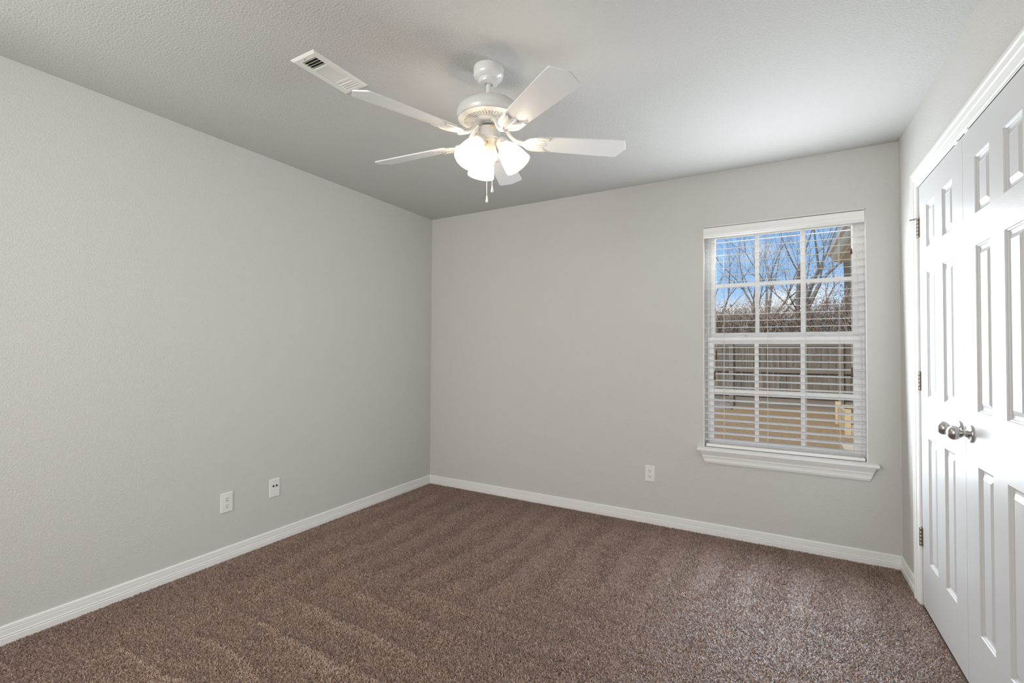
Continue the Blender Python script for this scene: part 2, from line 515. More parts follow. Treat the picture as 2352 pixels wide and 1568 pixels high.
CAS = [(0, 0), (0, 0.0065), (0.003, 0.0092), (0.0115, 0.0108), (0.0150, 0.0085), (0.0180, 0.0098), (0.0330, 0.0112), (0.0365, 0.0150),
       (0.0420, 0.0128), (0.0600, 0.0140), (0.0650, 0.0178), (0.0770, 0.0178), (0.0825, 0.0150), (0.0825, 0)]
def casing(name, label):
    mb = MB()
    y1, y0, zt = CY1+0.004, CY0-0.004, CZ1+0.003
    r = []
    r.append([(W-t, y1+c, -0.01) for c, t in CAS])
    r.append([(W-t, y1+c, zt+c) for c, t in CAS])
    r.append([(W-t, y0-c, zt+c) for c, t in CAS])
    r.append([(W-t, y0-c, -0.01) for c, t in CAS])
    mb.rings(r, cap=(True, True))
    return struct(mb.build(name, M_trim, smooth=28), label, 'door casing')
cs = casing('trim_1', 'white moulded casing framing the closet doors')
mb = MB()
mb.box((W-0.001, CY1, -0.01), (W+0.12, CY1+0.012, CZ1)); mb.box((W-0.001, CY0-0.012, -0.01), (W+0.12, CY0, CZ1))
mb.box((W-0.001, CY0-0.012, CZ1), (W+0.12, CY1+0.012, CZ1+0.012))
mb.box((W+0.036, CY0, CZ1-0.012), (W+0.07, CY1, CZ1)); mb.box((W+0.036, CY1-0.012, -0.01), (W+0.07, CY1, CZ1)); mb.box((W+0.036, CY0, -0.01), (W+0.07, CY0+0.012, CZ1))
mb.build('jamb', M_trim, cs)
for yy in (-0.99, -1.103):
    m2 = MB()
    M = Matrix.Translation((W+0.004, yy, CZ1+0.0045)) @ Matrix.Rotation(PI/2, 4, 'X')
    m2.lathe([(0.0, -0.019), (0.006, -0.019), (0.0105, -0.015), (0.0105, 0.015), (0.006, 0.019), (0.0, 0.019)], 16, M, cap=False)
    m2.build('ball_catch', M_trim, cs, smooth=40)

# ------------------------------------------------------------------ closet doors
DZ0, DZ1 = 0.0005, 2.0425
PZ = [(0.235, 0.822), (1.016, 1.606), (1.720, 1.924)]
SEAM = -1.0505
def panel_door(name, ya, yb, label, hinge_side):
    """leaf in plane x=W, from ya (less) to yb (more)"""
    root = thing(name, label, 'door', (W, yb if hinge_side > 0 else ya, DZ0), kind='structure')
    ox, oy, oz = root.location
    w = yb-ya
    s, mu = 0.121, 0.109
    pw = (w-2*s-mu)/2
    cols = [(ya+s, ya+s+pw), (yb-s-pw, yb-s)]
    rows = PZ
    ycut = sorted({ya, yb, cols[0][0], cols[0][1], cols[1][0], cols[1][1]})
    zcut = sorted({DZ0, DZ1, *[a for r in rows for a in r]})
    steps = [(0, 0), (0.002, 0.0035), (0.006, 0.0055), (0.0075, 0.0085), (0.013, 0.0105), (0.020, 0.0105), (0.0215, 0.0095), (0.036, 0.0025), (0.038, 0.0030)]
    mb = MB()
    for i in range(len(ycut)-1):
        for j in range(len(zcut)-1):
            y0, y1, z0, z1 = ycut[i], ycut[i+1], zcut[j], zcut[j+1]
            ispan = any(abs(c[0]-y0) < 1e-6 for c in cols) and any(abs(r[0]-z0) < 1e-6 for r in rows)
            israil = (i in (1, 3) and not ispan) or (j in (0, 2, 4, 6) and i == 2)
            mb.cur = 1 if israil else 0
            if not ispan:
                mb.add([(0, y0, z0), (0, y1, z0), (0, y1, z1), (0, y0, z1)], [(0, 1, 2, 3)])
            else:
                rg = [[(d, y0+q, z0+q), (d, y1-q, z0+q), (d, y1-q, z1-q), (d, y0+q, z1-q)] for q, d in steps]
                mb.rings(rg, cap=(False, True))
    mb.cur = 0
    t = 0.035
    mb.add([(0, ya, DZ0), (0, yb, DZ0), (0, yb, DZ1), (0, ya, DZ1), (t, ya, DZ0), (t, yb, DZ0), (t, yb, DZ1), (t, ya, DZ1)],
           [(4, 7, 6, 5), (0, 4, 5, 1), (1, 5, 6, 2), (2, 6, 7, 3), (3, 7, 4, 0)])
    mb.v = [(x+0.0, y-oy, z-oz) for x, y, z in mb.v]
    leaf = mb.build('door_leaf', [M_door_v, M_door_h], root)
    bm = bmesh.new(); bm.from_mesh(leaf.data); bmesh.ops.remove_doubles(bm, verts=bm.verts, dist=1e-6)
    bmesh.ops.recalc_face_normals(bm, faces=bm.faces); bm.to_mesh(leaf.data); bm.free()
    # knob on the meeting stile
    ky = (ya+0.060) if hinge_side > 0 else (yb-0.060)
    kM = Matrix.Translation((0, ky-oy, 0.930-oz)) @ Matrix.Rotation(-PI/2, 4, 'Y')
    k = MB(); k.lathe([(0.0, 0.0), (0.0325, 0.0), (0.0330, 0.003), (0.0315, 0.0062), (0.026, 0.0085), (0.017, 0.010), (0.0135, 0.013), (0.0, 0.013)], 40, kM, cap=False)
    knob = k.build('door_knob', M_nickel, root, smooth=35)
    k = MB(); k.lathe([(0.0125, 0.011), (0.0115, 0.018), (0.0105, 0.0225), (0.0130, 0.0275), (0.0190, 0.0335), (0.0240, 0.0390), (0.0265, 0.0455), (0.0262, 0.0520), (0.0230, 0.0590), (0.0160, 0.0650), (0.0080, 0.0682), (0.0, 0.0690)], 40, kM, cap=False)
    k.build('knob_handle', M_nickel, knob, smooth=60)
    k = MB(); k.lathe([(0.0132, 0.0095), (0.0140, 0.011), (0.0140, 0.015), (0.0125, 0.0165)], 32, kM, cap=False)
    k.build('knob_collar', M_nickel, knob, smooth=35)
    # three hinges on the hinge side
    sg = hinge_side
    for hi, hz in enumerate((1.836, 1.083, 0.325)):
        hy = 0.0015*sg
        hb = MB()
        for q in range(5):
            a = -0.044+q*0.0178
            hb.lathe([(0.0, a), (0.0060, a), (0.0064, a+0.0008), (0.0064, a+0.0160), (0.0060, a+0.0168), (0.0, a+0.0168)], 16,
                     Matrix.Translation((-0.0065, hy, hz-oz)), cap=False)
        hinge = hb.build('hinge', M_hinge, root, smooth=35)
        lf = MB()
        lf.box((-0.0015, hy-sg*0.016, hz-oz-0.044), (0.0008, hy-sg*0.002, hz-oz+0.044))
        lf.build('hinge_leaf', M_hinge, hinge)
        pn = MB(); pn.lathe([(0.0, 0.0445), (0.0068, 0.0445), (0.0068, 0.047), (0.004, 0.0495), (0.0, 0.05)], 16, Matrix.Translation((-0.0065, hy, hz-oz)), cap=False)
        pn.build('hinge_pin', M_hinge, hinge, smooth=40)
        if hi == 0:   # hinge pin door stop on the top hinge
            zt = hz-oz+0.049
            st = MB()
            c0 = Vector((-0.0065, hy, zt))
            st.lathe([(0.0, -0.003), (0.0095, -0.003), (0.0095, 0.0035), (0.0, 0.0035)], 16, Matrix.Translation(c0), cap=False)
            dr = Vector((-0.75, 0.66*sg, 0)).normalized()
            sd = Vector((0, 0, 1)).cross(dr)
            st.add([tuple(c0+sd*0.009+Vector((0, 0, -0.003))), tuple(c0+dr*0.034+sd*0.003+Vector((0, 0, -0.002))), tuple(c0+dr*0.034-sd*0.003+Vector((0, 0, -0.002))), tuple(c0-sd*0.009+Vector((0, 0, -0.003))),
                    tuple(c0+sd*0.009+Vector((0, 0, 0.004))), tuple(c0+dr*0.034+sd*0.003+Vector((0, 0, 0.004))), tuple(c0+dr*0.034-sd*0.003+Vector((0, 0, 0.004))), tuple(c0-sd*0.009+Vector((0, 0, 0.004)))],
                   [(0, 1, 2, 3), (4, 7, 6, 5), (0, 4, 5, 1), (1, 5, 6, 2), (2, 6, 7, 3), (3, 7, 4, 0)])
            dw = Vector((-0.35, 0.94*sg, 0)).normalized()
            st.tube([c0+Vector((0, 0, -0.006))+dr*0.004, c0+Vector((0, 0, -0.006))+dw*0.070], 0.0022, 8)
            stop = st.build('hinge_stop', M_hinge, root, smooth=40)
            bp = MB()
            if sg < 0:
                bp.tube([c0+Vector((0, 0, -0.006))+dw*0.066, c0+Vector((0, 0, -0.006))+dw*0.076], 0.0085, 16)
                bp.build('rubber_bumper', M_rubber, stop, smooth=40)
    return root
panel_door('door_1', SEAM+0.0015, CY1-0.004, 'white six-panel closet door nearer the window', 1)
panel_door('door_2', CY0+0.004, SEAM-0.0015, 'white six-panel closet door cut by the right photo edge', -1)

# ------------------------------------------------------------------ window
win = thing('window_1', 'white double-hung window with grid panes in the back wall', 'window', (0, 0, 0), kind='structure')
FY0, FY1 = 0.070, 0.138
mb = MB()
fx0, fx1, fz0, fz1 = WX0, WX1, WZ0, WZ1
def frame_boxes(mb, x0, x1, z0, z1, wl, wr, wb, wt, y0, y1):
    mb.box((x0, y0, z0), (x0+wl, y1, z1)); mb.box((x1-wr, y0, z0), (x1, y1, z1))
    mb.box((x0+wl, y0, z0), (x1-wr, y1, z0+wb)); mb.box((x0+wl, y0, z1-wt), (x1-wr, y1, z1))
frame_boxes(mb, fx0, fx1, fz0, fz1, 0.030, 0.030, 0.022, 0.030, FY0+0.008, FY1)
mb.box((fx0, FY0, fz0), (fx0+0.012, FY0+0.008, fz1)); mb.box((fx1-0.012, FY0, fz0), (fx1, FY0+0.008, fz1))
mb.build('window_frame', M_vinyl, win, bevel=0.0015)
mb = MB()
mb.box((WX0-0.001, 0.0005, WZ0), (WX0+0.0045, FY0+0.01, WZ1)); mb.box((WX1-0.0045, 0.0005, WZ0), (WX1+0.001, FY0+0.01, WZ1)); mb.box((WX0, 0.0005, WZ1-0.0045), (WX1, FY0+0.01, WZ1+0.001))
mb.build('jamb_liner', M_trim, win)
def sash(name, gx0, gx1, gz0, gz1, sx0, sx1, sz0, sz1, y0, y1, zmid):
    m = MB()
    frame_boxes(m, sx0, sx1, sz0, sz1, gx0-sx0, sx1-gx1, gz0-sz0, sz1-gz1, y0, y1)
    # inner lip round the glass
    ly = (y0+y1)/2
    s = m.build(name, M_vinyl, win, bevel=0.002)
    g = MB(); g.box((gx0-0.004, ly-0.002, gz0-0.004), (gx1+0.004, ly+0.002, gz1+0.004))
    g.build('glass', M_glass, s)
    u = MB()
    for xc in (gx0+(gx1-gx0)/3, gx0+2*(gx1-gx0)/3):
        u.box((xc-0.0125, ly-0.009, gz0-0.001), (xc+0.0125, ly-0.002, gz1+0.001))
    u.box((gx0-0.001, ly-0.0088, zmid-0.0125), (gx1+0.001, ly-0.0022, zmid+0.0125))
    u.build('muntin_grid', M_vinyl, s, bevel=0.002)
    return s
lo = sash('lower_sash', 2.4265, 3.2085, 0.625, 1.275, 2.384, 3.250, 0.590, 1.322, 0.074, 0.104, 0.956)
up = sash('upper_sash', 2.4315, 3.2115, 1.352, 2.010, 2.384, 3.250, 1.296, 2.045, 0.106, 0.134, 1.679)
for xc in (2.60, 3.03):
    lk = MB(); lk.box((xc-0.030, 0.078, 1.322), (xc+0.030, 0.100, 1.328)); lk.box((xc-0.012, 0.070, 1.328), (xc+0.018, 0.090, 1.336))
    lk.build('sash_lock', M_vinyl, win, bevel=0.002)
# stool (sill board) with apron
SX0, SX1 = 2.333, 3.313
mb = MB()
nose = [(0.0, 0.556), (0.047, 0.556), (0.0515, 0.559), (0.053, 0.565), (0.0515, 0.572), (0.047, 0.5755), (0.0, 0.577)]
mb.rings([[(SX0, -p, z) for p, z in nose], [(SX1, -p, z) for p, z in nose]], cap=(True, True))
mb.box((WX0, 0.0, 0.556), (WX1, 0.078, 0.577))
sill = struct(mb.build('trim_2', M_trim, smooth=40), 'white window sill board over a crown-moulded apron', 'window sill')
APR = [(0.5555, 0.0), (0.5555, 0.041), (0.549, 0.041), (0.5475, 0.036), (0.541, 0.0325), (0.532, 0.0265), (0.5245, 0.0235), (0.5220, 0.0255), (0.5170, 0.0250),
       (0.5150, 0.0200), (0.497, 0.0175), (0.4915, 0.0195), (0.4870, 0.0190), (0.4850, 0.0135), (0.4755, 0.0120), (0.4755, 0.0)]
mb = MB()
ra = []; rb = []
for z, pr in APR:
    k = (0.5555-z)/0.08
    ra.append((2.350+0.029*k, -pr, z)); rb.append((3.301-0.027*k, -pr, z))
mb.rings([ra, rb], cap=(True, True))
mb.build('apron', M_trim, sill, smooth=28)

# ------------------------------------------------------------------ window blind
blind = thing('window_blind', 'white two-inch faux-wood blind, slats tilted open, in the window', 'blind', (2.817, 0.0, 2.07))
def loc(o):  # shift mesh built in room coordinates into the thing's frame
    for v in o.data.vertices: v.co -= Vector((2.817, 0, 2.07))
    return o
BX0, BX1 = 2.3745, 3.2585
val = [(-0.004, 2.0640), (-0.010, 2.0625), (-0.012, 2.057), (-0.012, 2.040), (-0.010, 2.036), (-0.0125, 2.031), (-0.0125, 2.012), (-0.008, 2.006), (-0.0095, 2.002), (-0.0055, 1.9945), (0.0, 1.994), (0.0, 2.0640)]
mb = MB(); mb.rings([[(2.3735, y, z) for y, z in val], [(3.2580, y, z) for y, z in val]], cap=(True, True))
loc(mb.build('valance', M_slat, blind, smooth=30))
mb = MB(); mb.box((BX0, 0.008, 2.020), (BX1, 0.060, 2.062))
loc(mb.build('headrail', M_vinyl, blind, bevel=0.002))
pitch = 0.0445
ns = 31
SLOPE = 0.114          # slats tipped slightly, room edge low
SY0, SY1 = 0.011, 0.061
slats = []
def slat_mesh():
    m = MB()
    prof = []
    n = 6
    for i in range(n+1):
        t = i/n; y = SY0+(SY1-SY0)*t
        prof.append((y, 0.0006*(1-(2*t-1)**2)))
    ring = [(y, z+0.0015) for y, z in prof] + [(y, z) for y, z in reversed(prof)]
    ring = [(y, z+SLOPE*(y-0.036)) for y, z in ring]
    m.rings([[(BX0, y, z) for y, z in ring], [(BX1, y, z) for y, z in ring]], cap=(True, True))
    return m
zs0 = 0.628
for i in range(ns):
    z = zs0+pitch*i
    if i == 0:
        s0 = slat_mesh().build('slat', M_slat, blind, smooth=30)
        s0.data.transform(Matrix.Translation((-2.817, 0, -2.07)))
        s0.location = (0, 0, z)
    else:
        c = s0.copy(); COL.objects.link(c); c.parent = blind; c.location = (0, 0, z)
mb = MB(); mb.box((2.383, 0.009, 0.5805), (3.2555, 0.063, 0.600))
rail = loc(mb.build('bottom_rail', M_slat, blind, bevel=0.004, segs=3))
for xc in (2.494, 2.752, 2.963, 3.136):
    mb = MB()
    mb.tube([(xc, 0.0085, 0.600), (xc, 0.0085, 2.02)], 0.0009, 6)
    mb.tube([(xc, 0.0635, 0.600), (xc, 0.0635, 2.02)], 0.0009, 6)
    for i in range(ns):
        z = zs0+pitch*i-0.0006
        mb.tube([(xc, 0.0085, z), (xc, 0.0635, z)], 0.0006, 4)
    loc(mb.build('ladder_cord', M_cord, blind))
for xc, zt in ((2.449, 1.200), (2.4385, 1.062), (3.1935, 1.104), (3.1945, 1.827)):
    mb = MB(); mb.tube([(xc, 0.003, 2.03), (xc, 0.003, zt+0.02)], 0.0010, 6)
    c = loc(mb.build('pull_cord', M_cord, blind))
    mb = MB()
    h = 0.030 if zt < 1.5 else 0.016
    mb.lathe([(0.0, -h), (0.0055, -h), (0.0062, -h*0.6), (0.0042, h*0.2), (0.0048, h*0.8), (0.003, h), (0.0, h)], 14, Matrix.Translation((xc, 0.003, zt)), cap=False)
    loc(mb.build('tassel', M_tassel, c, smooth=40))

# ------------------------------------------------------------------ wall plates
def duplex(label, loc_, rz):
    t = thing('wall_outlet', label, 'outlet', loc_, (0, 0, rz), 'white duplex outlets low on the walls')
    # local: plate in xz plane, facing -y
    def rr(w, h, y): return [(-w, y, -h), (w, y, -h), (w, y, h), (-w, y, h)]
    m = MB(); m.rings([rr(0.0350, 0.0572, 0), rr(0.0350, 0.0572, -0.0018), rr(0.0318, 0.0540, -0.0058), rr(0.0318, 0.0540, -0.0059)], cap=(True, True))
    m.build('cover_plate', M_plate, t)
    for s in (1, -1):
        m = MB()
        pts = []
        for k in range(32):
            a = 2*PI*k/32
            pts.append((0.0172*math.cos(a), max(-0.0138, min(0.0138, 0.0172*math.sin(a)))))
        m.rings([[(x, -0.0050, z+s*0.0195) for x, z in pts], [(x, -0.0068, z+s*0.0195) for x, z in pts], [(x*0.96, -0.0074, z*0.96+s*0.0195) for x, z in pts]], cap=(True, True))
        rc = m.build('receptacle', M_plate, t, smooth=30)
        m = MB()
        m.box((-0.0078, -0.0078, s*0.0195+0.0005), (-0.0054, -0.0060, s*0.0195+0.0090))
        m.box((0.0054, -0.0078, s*0.0195+0.0015), (0.0078, -0.0060, s*0.0195+0.0085))
        m.build('slots', M_grey_slot, rc)
        m = MB()
        m.lathe([(0.0, 0), (0.0030, 0), (0.0030, 0.0018), (0, 0.0018)], 14, Matrix.Translation((0, -0.0060, s*0.0195-0.0070)) @ Matrix.Rotation(PI/2, 4, 'X'), cap=False)
        m.build('ground_hole', M_dark, rc)
    m = MB(); m.lathe([(0.0, 0), (0.0030, 0), (0.0026, 0.0012), (0, 0.0014)], 14, Matrix.Translation((0, -0.0058, 0)) @ Matrix.Rotation(PI/2, 4, 'X'), cap=False)
    m.build('screw', M_plate, t, smooth=40)
    return t
duplex('white duplex outlet on the left wall, left of the jack plate', (0.0, -1.848, 0.3277), PI/2)
duplex('white duplex outlet on the back wall, left of the window', (2.0088, 0.0, 0.3480), 0)

jack = thing('jack_plate', 'white jack plate with two dark sockets on the left wall', 'wall plate', (0.0, -1.5485, 0.3375), (0, 0, PI/2))
def rr(w, h, y): return [(-w, y, -h), (w, y, -h), (w, y, h), (-w, y, h)]
m = MB(); m.rings([rr(0.0350, 0.0572, 0), rr(0.0350, 0.0572, -0.0018), rr(0.0318, 0.0540, -0.0058), rr(0.0318, 0.0540, -0.0059)], cap=(True, True))
m.build('cover_plate', M_plate, jack)
M_teal = plain('green_black_socket', (0.006, 0.022, 0.018), 0.5)
for xc, mt in ((-0.0105, M_dark), (0.0115, M_teal)):
    m = MB(); m.box((xc-0.0085, -0.0068, 0.0030), (xc+0.0085, -0.0050, 0.0225))
    s = m.build('socket_insert', M_plate, jack, bevel=0.0008)
    m = MB(); m.box((xc-0.0056, -0.0074, 0.0070), (xc+0.0056, -0.0060, 0.0195))
    m.build('socket_opening', mt, s)
m = MB(); m.lathe([(0.0, 0), (0.0075, 0), (0.0072, 0.0012), (0.0, 0.0012)], 20, Matrix.Translation((-0.0115, -0.0058, -0.0165)) @ Matrix.Rotation(PI/2, 4, 'X'), cap=False)
m.build('blank_insert', M_plate, jack, smooth=40)
m = MB(); m.box((0.0030, -0.0066, -0.0145), (0.0190, -0.0050, -0.0085)); m.build('blank_insert', M_plate, jack)
for zc in (0.042, -0.042):
    m = MB(); m.lathe([(0.0, 0), (0.0026, 0), (0.0022, 0.0010), (0, 0.0012)], 14, Matrix.Translation((0, -0.0058, zc)) @ Matrix.Rotation(PI/2, 4, 'X'), cap=False)
    m.build('screw', M_hinge, jack, smooth=40)

# ------------------------------------------------------------------ ceiling vent
VX, VY = 1.1035, -2.0465
vent = thing('ceiling_vent', 'rectangular cream supply vent on the ceiling beside a fan blade', 'vent', (VX, VY, H))
m = MB()
hx, hy_ = 0.0735, 0.1455
ox0, ox1 = 1.068-VX, 1.151-VX
zones = [(-2.163-VY, -2.107-VY), (-2.097-VY, -1.993-VY), (-1.981-VY, -1.925-VY)]
zf = -0.008
# bevelled rim
def rect(x0, x1, y0, y1, z): return [(x0, y0, z), (x1, y0, z), (x1, y1, z), (x0, y1, z)]
m.rings([rect(-hx, hx, -hy_, hy_, 0.0), rect(-hx, hx, -hy_, hy_, -0.0025), rect(-hx+0.009, hx-0.009, -hy_+0.009, hy_-0.009, zf)])
x0, x1 = -hx+0.009, hx-0.009
yc = [-hy_+0.009, *[v for z in zones for v in z], hy_-0.009]
for i in range(len(yc)-1):
    cells = [(x0, ox0), (ox1, x1)] if i % 2 == 1 else [(x0, x1)]
    for a, b in cells: m.add(rect(a, b, yc[i], yc[i+1], zf), [(0, 1, 2, 3)])
for a, b in zones:
    m.rings([rect(ox0, ox1, a, b, zf), rect(ox0, ox1, a, b, -0.001)])
m.build('grille_frame', M_vent, vent)
m = MB(); m.box((ox0-0.002, zones[0][0]-0.002, -0.0012), (ox1+0.002, zones[2][1]+0.002, -0.0002)); m.build('dark_backing', M_duct, vent)  # flat dark sheet behind the louvers stands in for the duct's shade
def louver(c, along, length, tilt, wd):
    m = MB()
    if along == 'x':
        M = Matrix.Translation(c) @ Matrix.Rotation(tilt, 4, 'X'); m.box((-length/2, -wd/2, -0.0005), (length/2, wd/2, 0.0005), M)
    else:
        M = Matrix.Translation(c) @ Matrix.Rotation(tilt, 4, 'Y'); m.box((-wd/2, -length/2, -0.0005), (wd/2, length/2, 0.0005), M)
    m.build('louver', M_vent, vent)
mx = (ox0+ox1)/2
for k in range(4):
    louver((mx, zones[0][0]+0.007+k*0.0140, -0.0050), 'x', ox1-ox0, math.radians(42), 0.0080)
    louver((mx, zones[2][0]+0.007+k*0.0140, -0.0050), 'x', ox1-ox0, math.radians(-32), 0.0150)
for k in range(9):
    louver((ox0+0.0048+k*0.0092, (zones[1][0]+zones[1][1])/2, -0.0050), 'y', zones[1][1]-zones[1][0], math.radians(-38), 0.0078)
m = MB(); m.lathe([(0.0, 0), (0.0032, 0), (0.0028, -0.0014), (0, -0.0016)], 14, Matrix.Translation((mx-0.012, -hy_+0.018, zf)), cap=False)
m.build('screw', M_hinge, vent, smooth=40)

# ------------------------------------------------------------------ ceiling fan
FX, FY = 1.727, -1.736
fan = thing('ceiling_fan', 'white five-blade ceiling fan with three lit frosted lamps', 'ceiling fan', (FX, FY, H))
ZB = -0.311           # blade plane below the ceiling
TX, TY = -0.019, 0.051
tilt = Matrix.Identity(4)
_n = Vector((-TX, -TY, 1)).normalized()
tilt = Vector((0, 0, 1)).rotation_difference(_n).to_matrix().to_4x4()
piv = Matrix.Translation((0, 0, -0.045)) @ tilt @ Matrix.Translation((0, 0, 0.045))
def fpart(mb, name, mat, parent=None, smooth=35, bevel=None, tilted=True):
    if tilted: mb.v = [tuple(piv @ Vector(q)) for q in mb.v]
    return mb.build(name, mat, parent or fan, smooth=smooth, bevel=bevel)
m = MB()
m.lathe([(0.0, 0.0), (0.0640, 0.0), (0.0655, -0.004), (0.0645, -0.030), (0.0610, -0.040), (0.0520, -0.047), (0.0440, -0.052), (0.0425, -0.060), (0.0395, -0.067), (0.0300, -0.071), (0.018, -0.0715), (0.0165, -0.066), (0.0, -0.066)], 48, cap=False)
can = fpart(m, 'canopy', M_fan, tilted=False)
for a in (0.60, 0.86):
    m = MB(); m.lathe([(0.0, 0.0), (0.0042, 0.0), (0.0036, 0.003), (0, 0.0034)], 12,
        Matrix.Rotation(a, 4, 'Z') @ Matrix.Translation((0.0635, 0, -0.013)) @ Matrix.Rotation(PI/2, 4, 'Y'), cap=False)
    fpart(m, 'canopy_screw', M_hinge, can, tilted=False)
m = MB(); m.tube([(0, 0, -0.055), (0, 0, -0.160)], 0.0105, 20)
fpart(m, 'downrod', M_fan)
# motor housing
m = MB()
m.lathe([(0.0, -0.132), (0.020, -0.132), (0.024, -0.140), (0.050, -0.143), (0.090, -0.148), (0.116, -0.158), (0.131, -0.172), (0.137, -0.188), (0.138, -0.203), (0.135, -0.209), (0.1335, -0.2125), (0.1335, -0.2160), (0.130, -0.2185), (0.122, -0.2195), (0.0, -0.2195)], 72, cap=False)
motor = fpart(m, 'motor_housing', M_fan)
m = MB(); m.lathe([(0.060, -0.2205), (0.064, -0.2245), (0.124, -0.2205), (0.126, -0.2190)], 72, cap=False)
fpart(m, 'vent_ring', plain('vent_ring_painted_shade', (0.58, 0.56, 0.53), 0.5), motor)  # ring coloured darker to stand for shade between the ribs
m = MB()
for k in range(48):
    a = 2*PI*k/48
    M = Matrix.Rotation(a, 4, 'Z')
    m.box((0.066, -0.0030, -0.2262), (0.108, 0.0030, -0.2210), M)
fpart(m, 'vent_rib', M_fan, motor, smooth=None)
m = MB(); m.lathe([(0.106, -0.2255), (0.112, -0.2265), (0.128, -0.2225), (0.132, -0.2195)], 72, cap=False)
fpart(m, 'lower_rim', M_fan, motor)
m = MB(); m.lathe([(0.0, -0.2195), (0.068, -0.2195), (0.066, -0.2310), (0.060, -0.2350), (0.034, -0.2365), (0.030, -0.2400), (0.0, -0.2400)], 48, cap=False)
fpart(m, 'flywheel', M_fan, motor)
for k in range(3):
    m = MB(); a = math.radians(-66+120*k)
    m.lathe([(0.0, 0), (0.0034, 0), (0.003, -0.002), (0, -0.0024)], 10, Matrix.Translation((0.118*math.cos(a), 0.118*math.sin(a), -0.2240)), cap=False)
    fpart(m, 'screw', M_brass, motor)
m = MB(); m.tube([(0, 0, -0.238), (0, 0, -0.2560)], 0.0085, 16); fpart(m, 'coupling', M_black)
m = MB(); m.lathe([(0.0, -0.2400), (0.022, -0.2400), (0.024, -0.2430), (0.015, -0.2455), (0.0, -0.2455)], 32, cap=False); fpart(m, 'coupling_cap', M_chrome)
# switch housing and light-kit body
m = MB(); m.lathe([(0.0, -0.2540), (0.036, -0.2540), (0.047, -0.2570), (0.0500, -0.2620), (0.0500, -0.3000), (0.0515, -0.3020), (0.0515, -0.3055), (0.048, -0.3075), (0.0, -0.3075)], 48, cap=False)
switch = fpart(m, 'switch_housing', M_fan)
m = MB(); m.lathe([(0.0, -0.3075), (0.044, -0.3075), (0.044, -0.3120), (0.036, -0.3185), (0.032, -0.3270), (0.032, -0.3480), (0.028, -0.3560), (0.014, -0.3610), (0.010, -0.3680), (0.0, -0.3690)], 40, cap=False)
kit = fpart(m, 'light_kit_body', M_fan)

# blades and blade irons
BLA = [-105.6, -33.6, 38.4, 110.4, 182.4]
PT = -0.222
def blade_outline():
    """(r, half-width) from root to clipped tip"""
    return [(0.205, 0.040), (0.215, 0.047), (0.300, 0.0535), (0.480, 0.0610), (0.585, 0.0645), (0.594, 0.0630), (0.599, 0.0590), (0.624, 0.0)]
for a in BLA:
    A = math.radians(a)
    BM = Matrix.Rotation(A, 4, 'Z') @ Matrix.Translation((0, 0, ZB)) @ Matrix.Rotation(PT, 4, 'X')
    ol = blade_outline()
    pts = [(r, h) for r, h in ol] + [(r, -h) for r, h in reversed(ol[:-1])]
    m = MB()
    m.rings([[tuple(BM @ Vector((x, y, 0.0))) for x, y in pts], [tuple(BM @ Vector((x, y, 0.0055))) for x, y in pts]], cap=(True, True))
    bl = fpart(m, 'fan_blade', M_blade, smooth=None, bevel=0.0012)
    # iron: arm from the flywheel out to a scrolled plate under the blade root
    m = MB()
    path = []
    for r, z, tw in ((0.046, -0.2330, 0), (0.066, -0.2440, 0), (0.082, -0.2640, 0.1), (0.098, -0.2860, 0.3), (0.118, -0.3020, 0.6), (0.142, -0.3090, 0.9), (0.165, -0.3135, 1)):
        path.append(Matrix.Rotation(A, 4, 'Z') @ Vector((r, 0, z)))
    m.tube(path, [0.0115, 0.0105, 0.0095, 0.0092, 0.0095, 0.0110, 0.0150], 12)
    prof = [(0.150, 0.012), (0.160, 0.026), (0.175, 0.040), (0.195, 0.0475), (0.222, 0.0495), (0.250, 0.0500), (0.264, 0.0500), (0.270, 0.0470), (0.268, 0.0430), (0.257, 0.0370), (0.247, 0.0280), (0.242, 0.0180), (0.244, 0.0110), (0.252, 0.0060), (0.255, 0.0)]
    pts = [(r, h) for r, h in prof] + [(r, -h) for r, h in reversed(prof[:-1])]
    cx = 0.215
    ring0 = [tuple(BM @ Vector((x, y, -0.0005))) for x, y in pts]
    ring1 = [tuple(BM @ Vector((x, y, -0.0035))) for x, y in pts]
    ring2 = [tuple(BM @ Vector((cx+(x-cx)*0.90, y*0.90, -0.0060))) for x, y in pts]
    m.rings([ring0, ring1, ring2], cap=(True, True))
    # raised scrolls
    for s in (1, -1):
        sc = [BM @ Vector((x, s*y, -0.0062)) for x, y in ((0.172, 0.012), (0.190, 0.027), (0.212, 0.036), (0.236, 0.036), (0.246, 0.028), (0.238, 0.022), (0.228, 0.026))]
        m.tube(sc, [0.0016, 0.0022, 0.0024, 0.0022, 0.0019, 0.0016, 0.001], 8)
    m.tube([BM @ Vector((x, 0, -0.0062)) for x in (0.165, 0.200, 0.235, 0.262)], [0.0038, 0.0032, 0.0026, 0.001], 8)
    iron = fpart(m, 'blade_iron', M_fan, smooth=45)
    for x, y in ((0.182, 0.0), (0.262, 0.0435), (0.262, -0.0435)):
        m = MB()
        m.lathe([(0.0, 0), (0.0042, 0), (0.0036, -0.0022), (0, -0.0026)], 12, BM @ Matrix.Translation((x, y, -0.0062)), cap=False)
        fpart(m, 'screw', M_screw, iron)

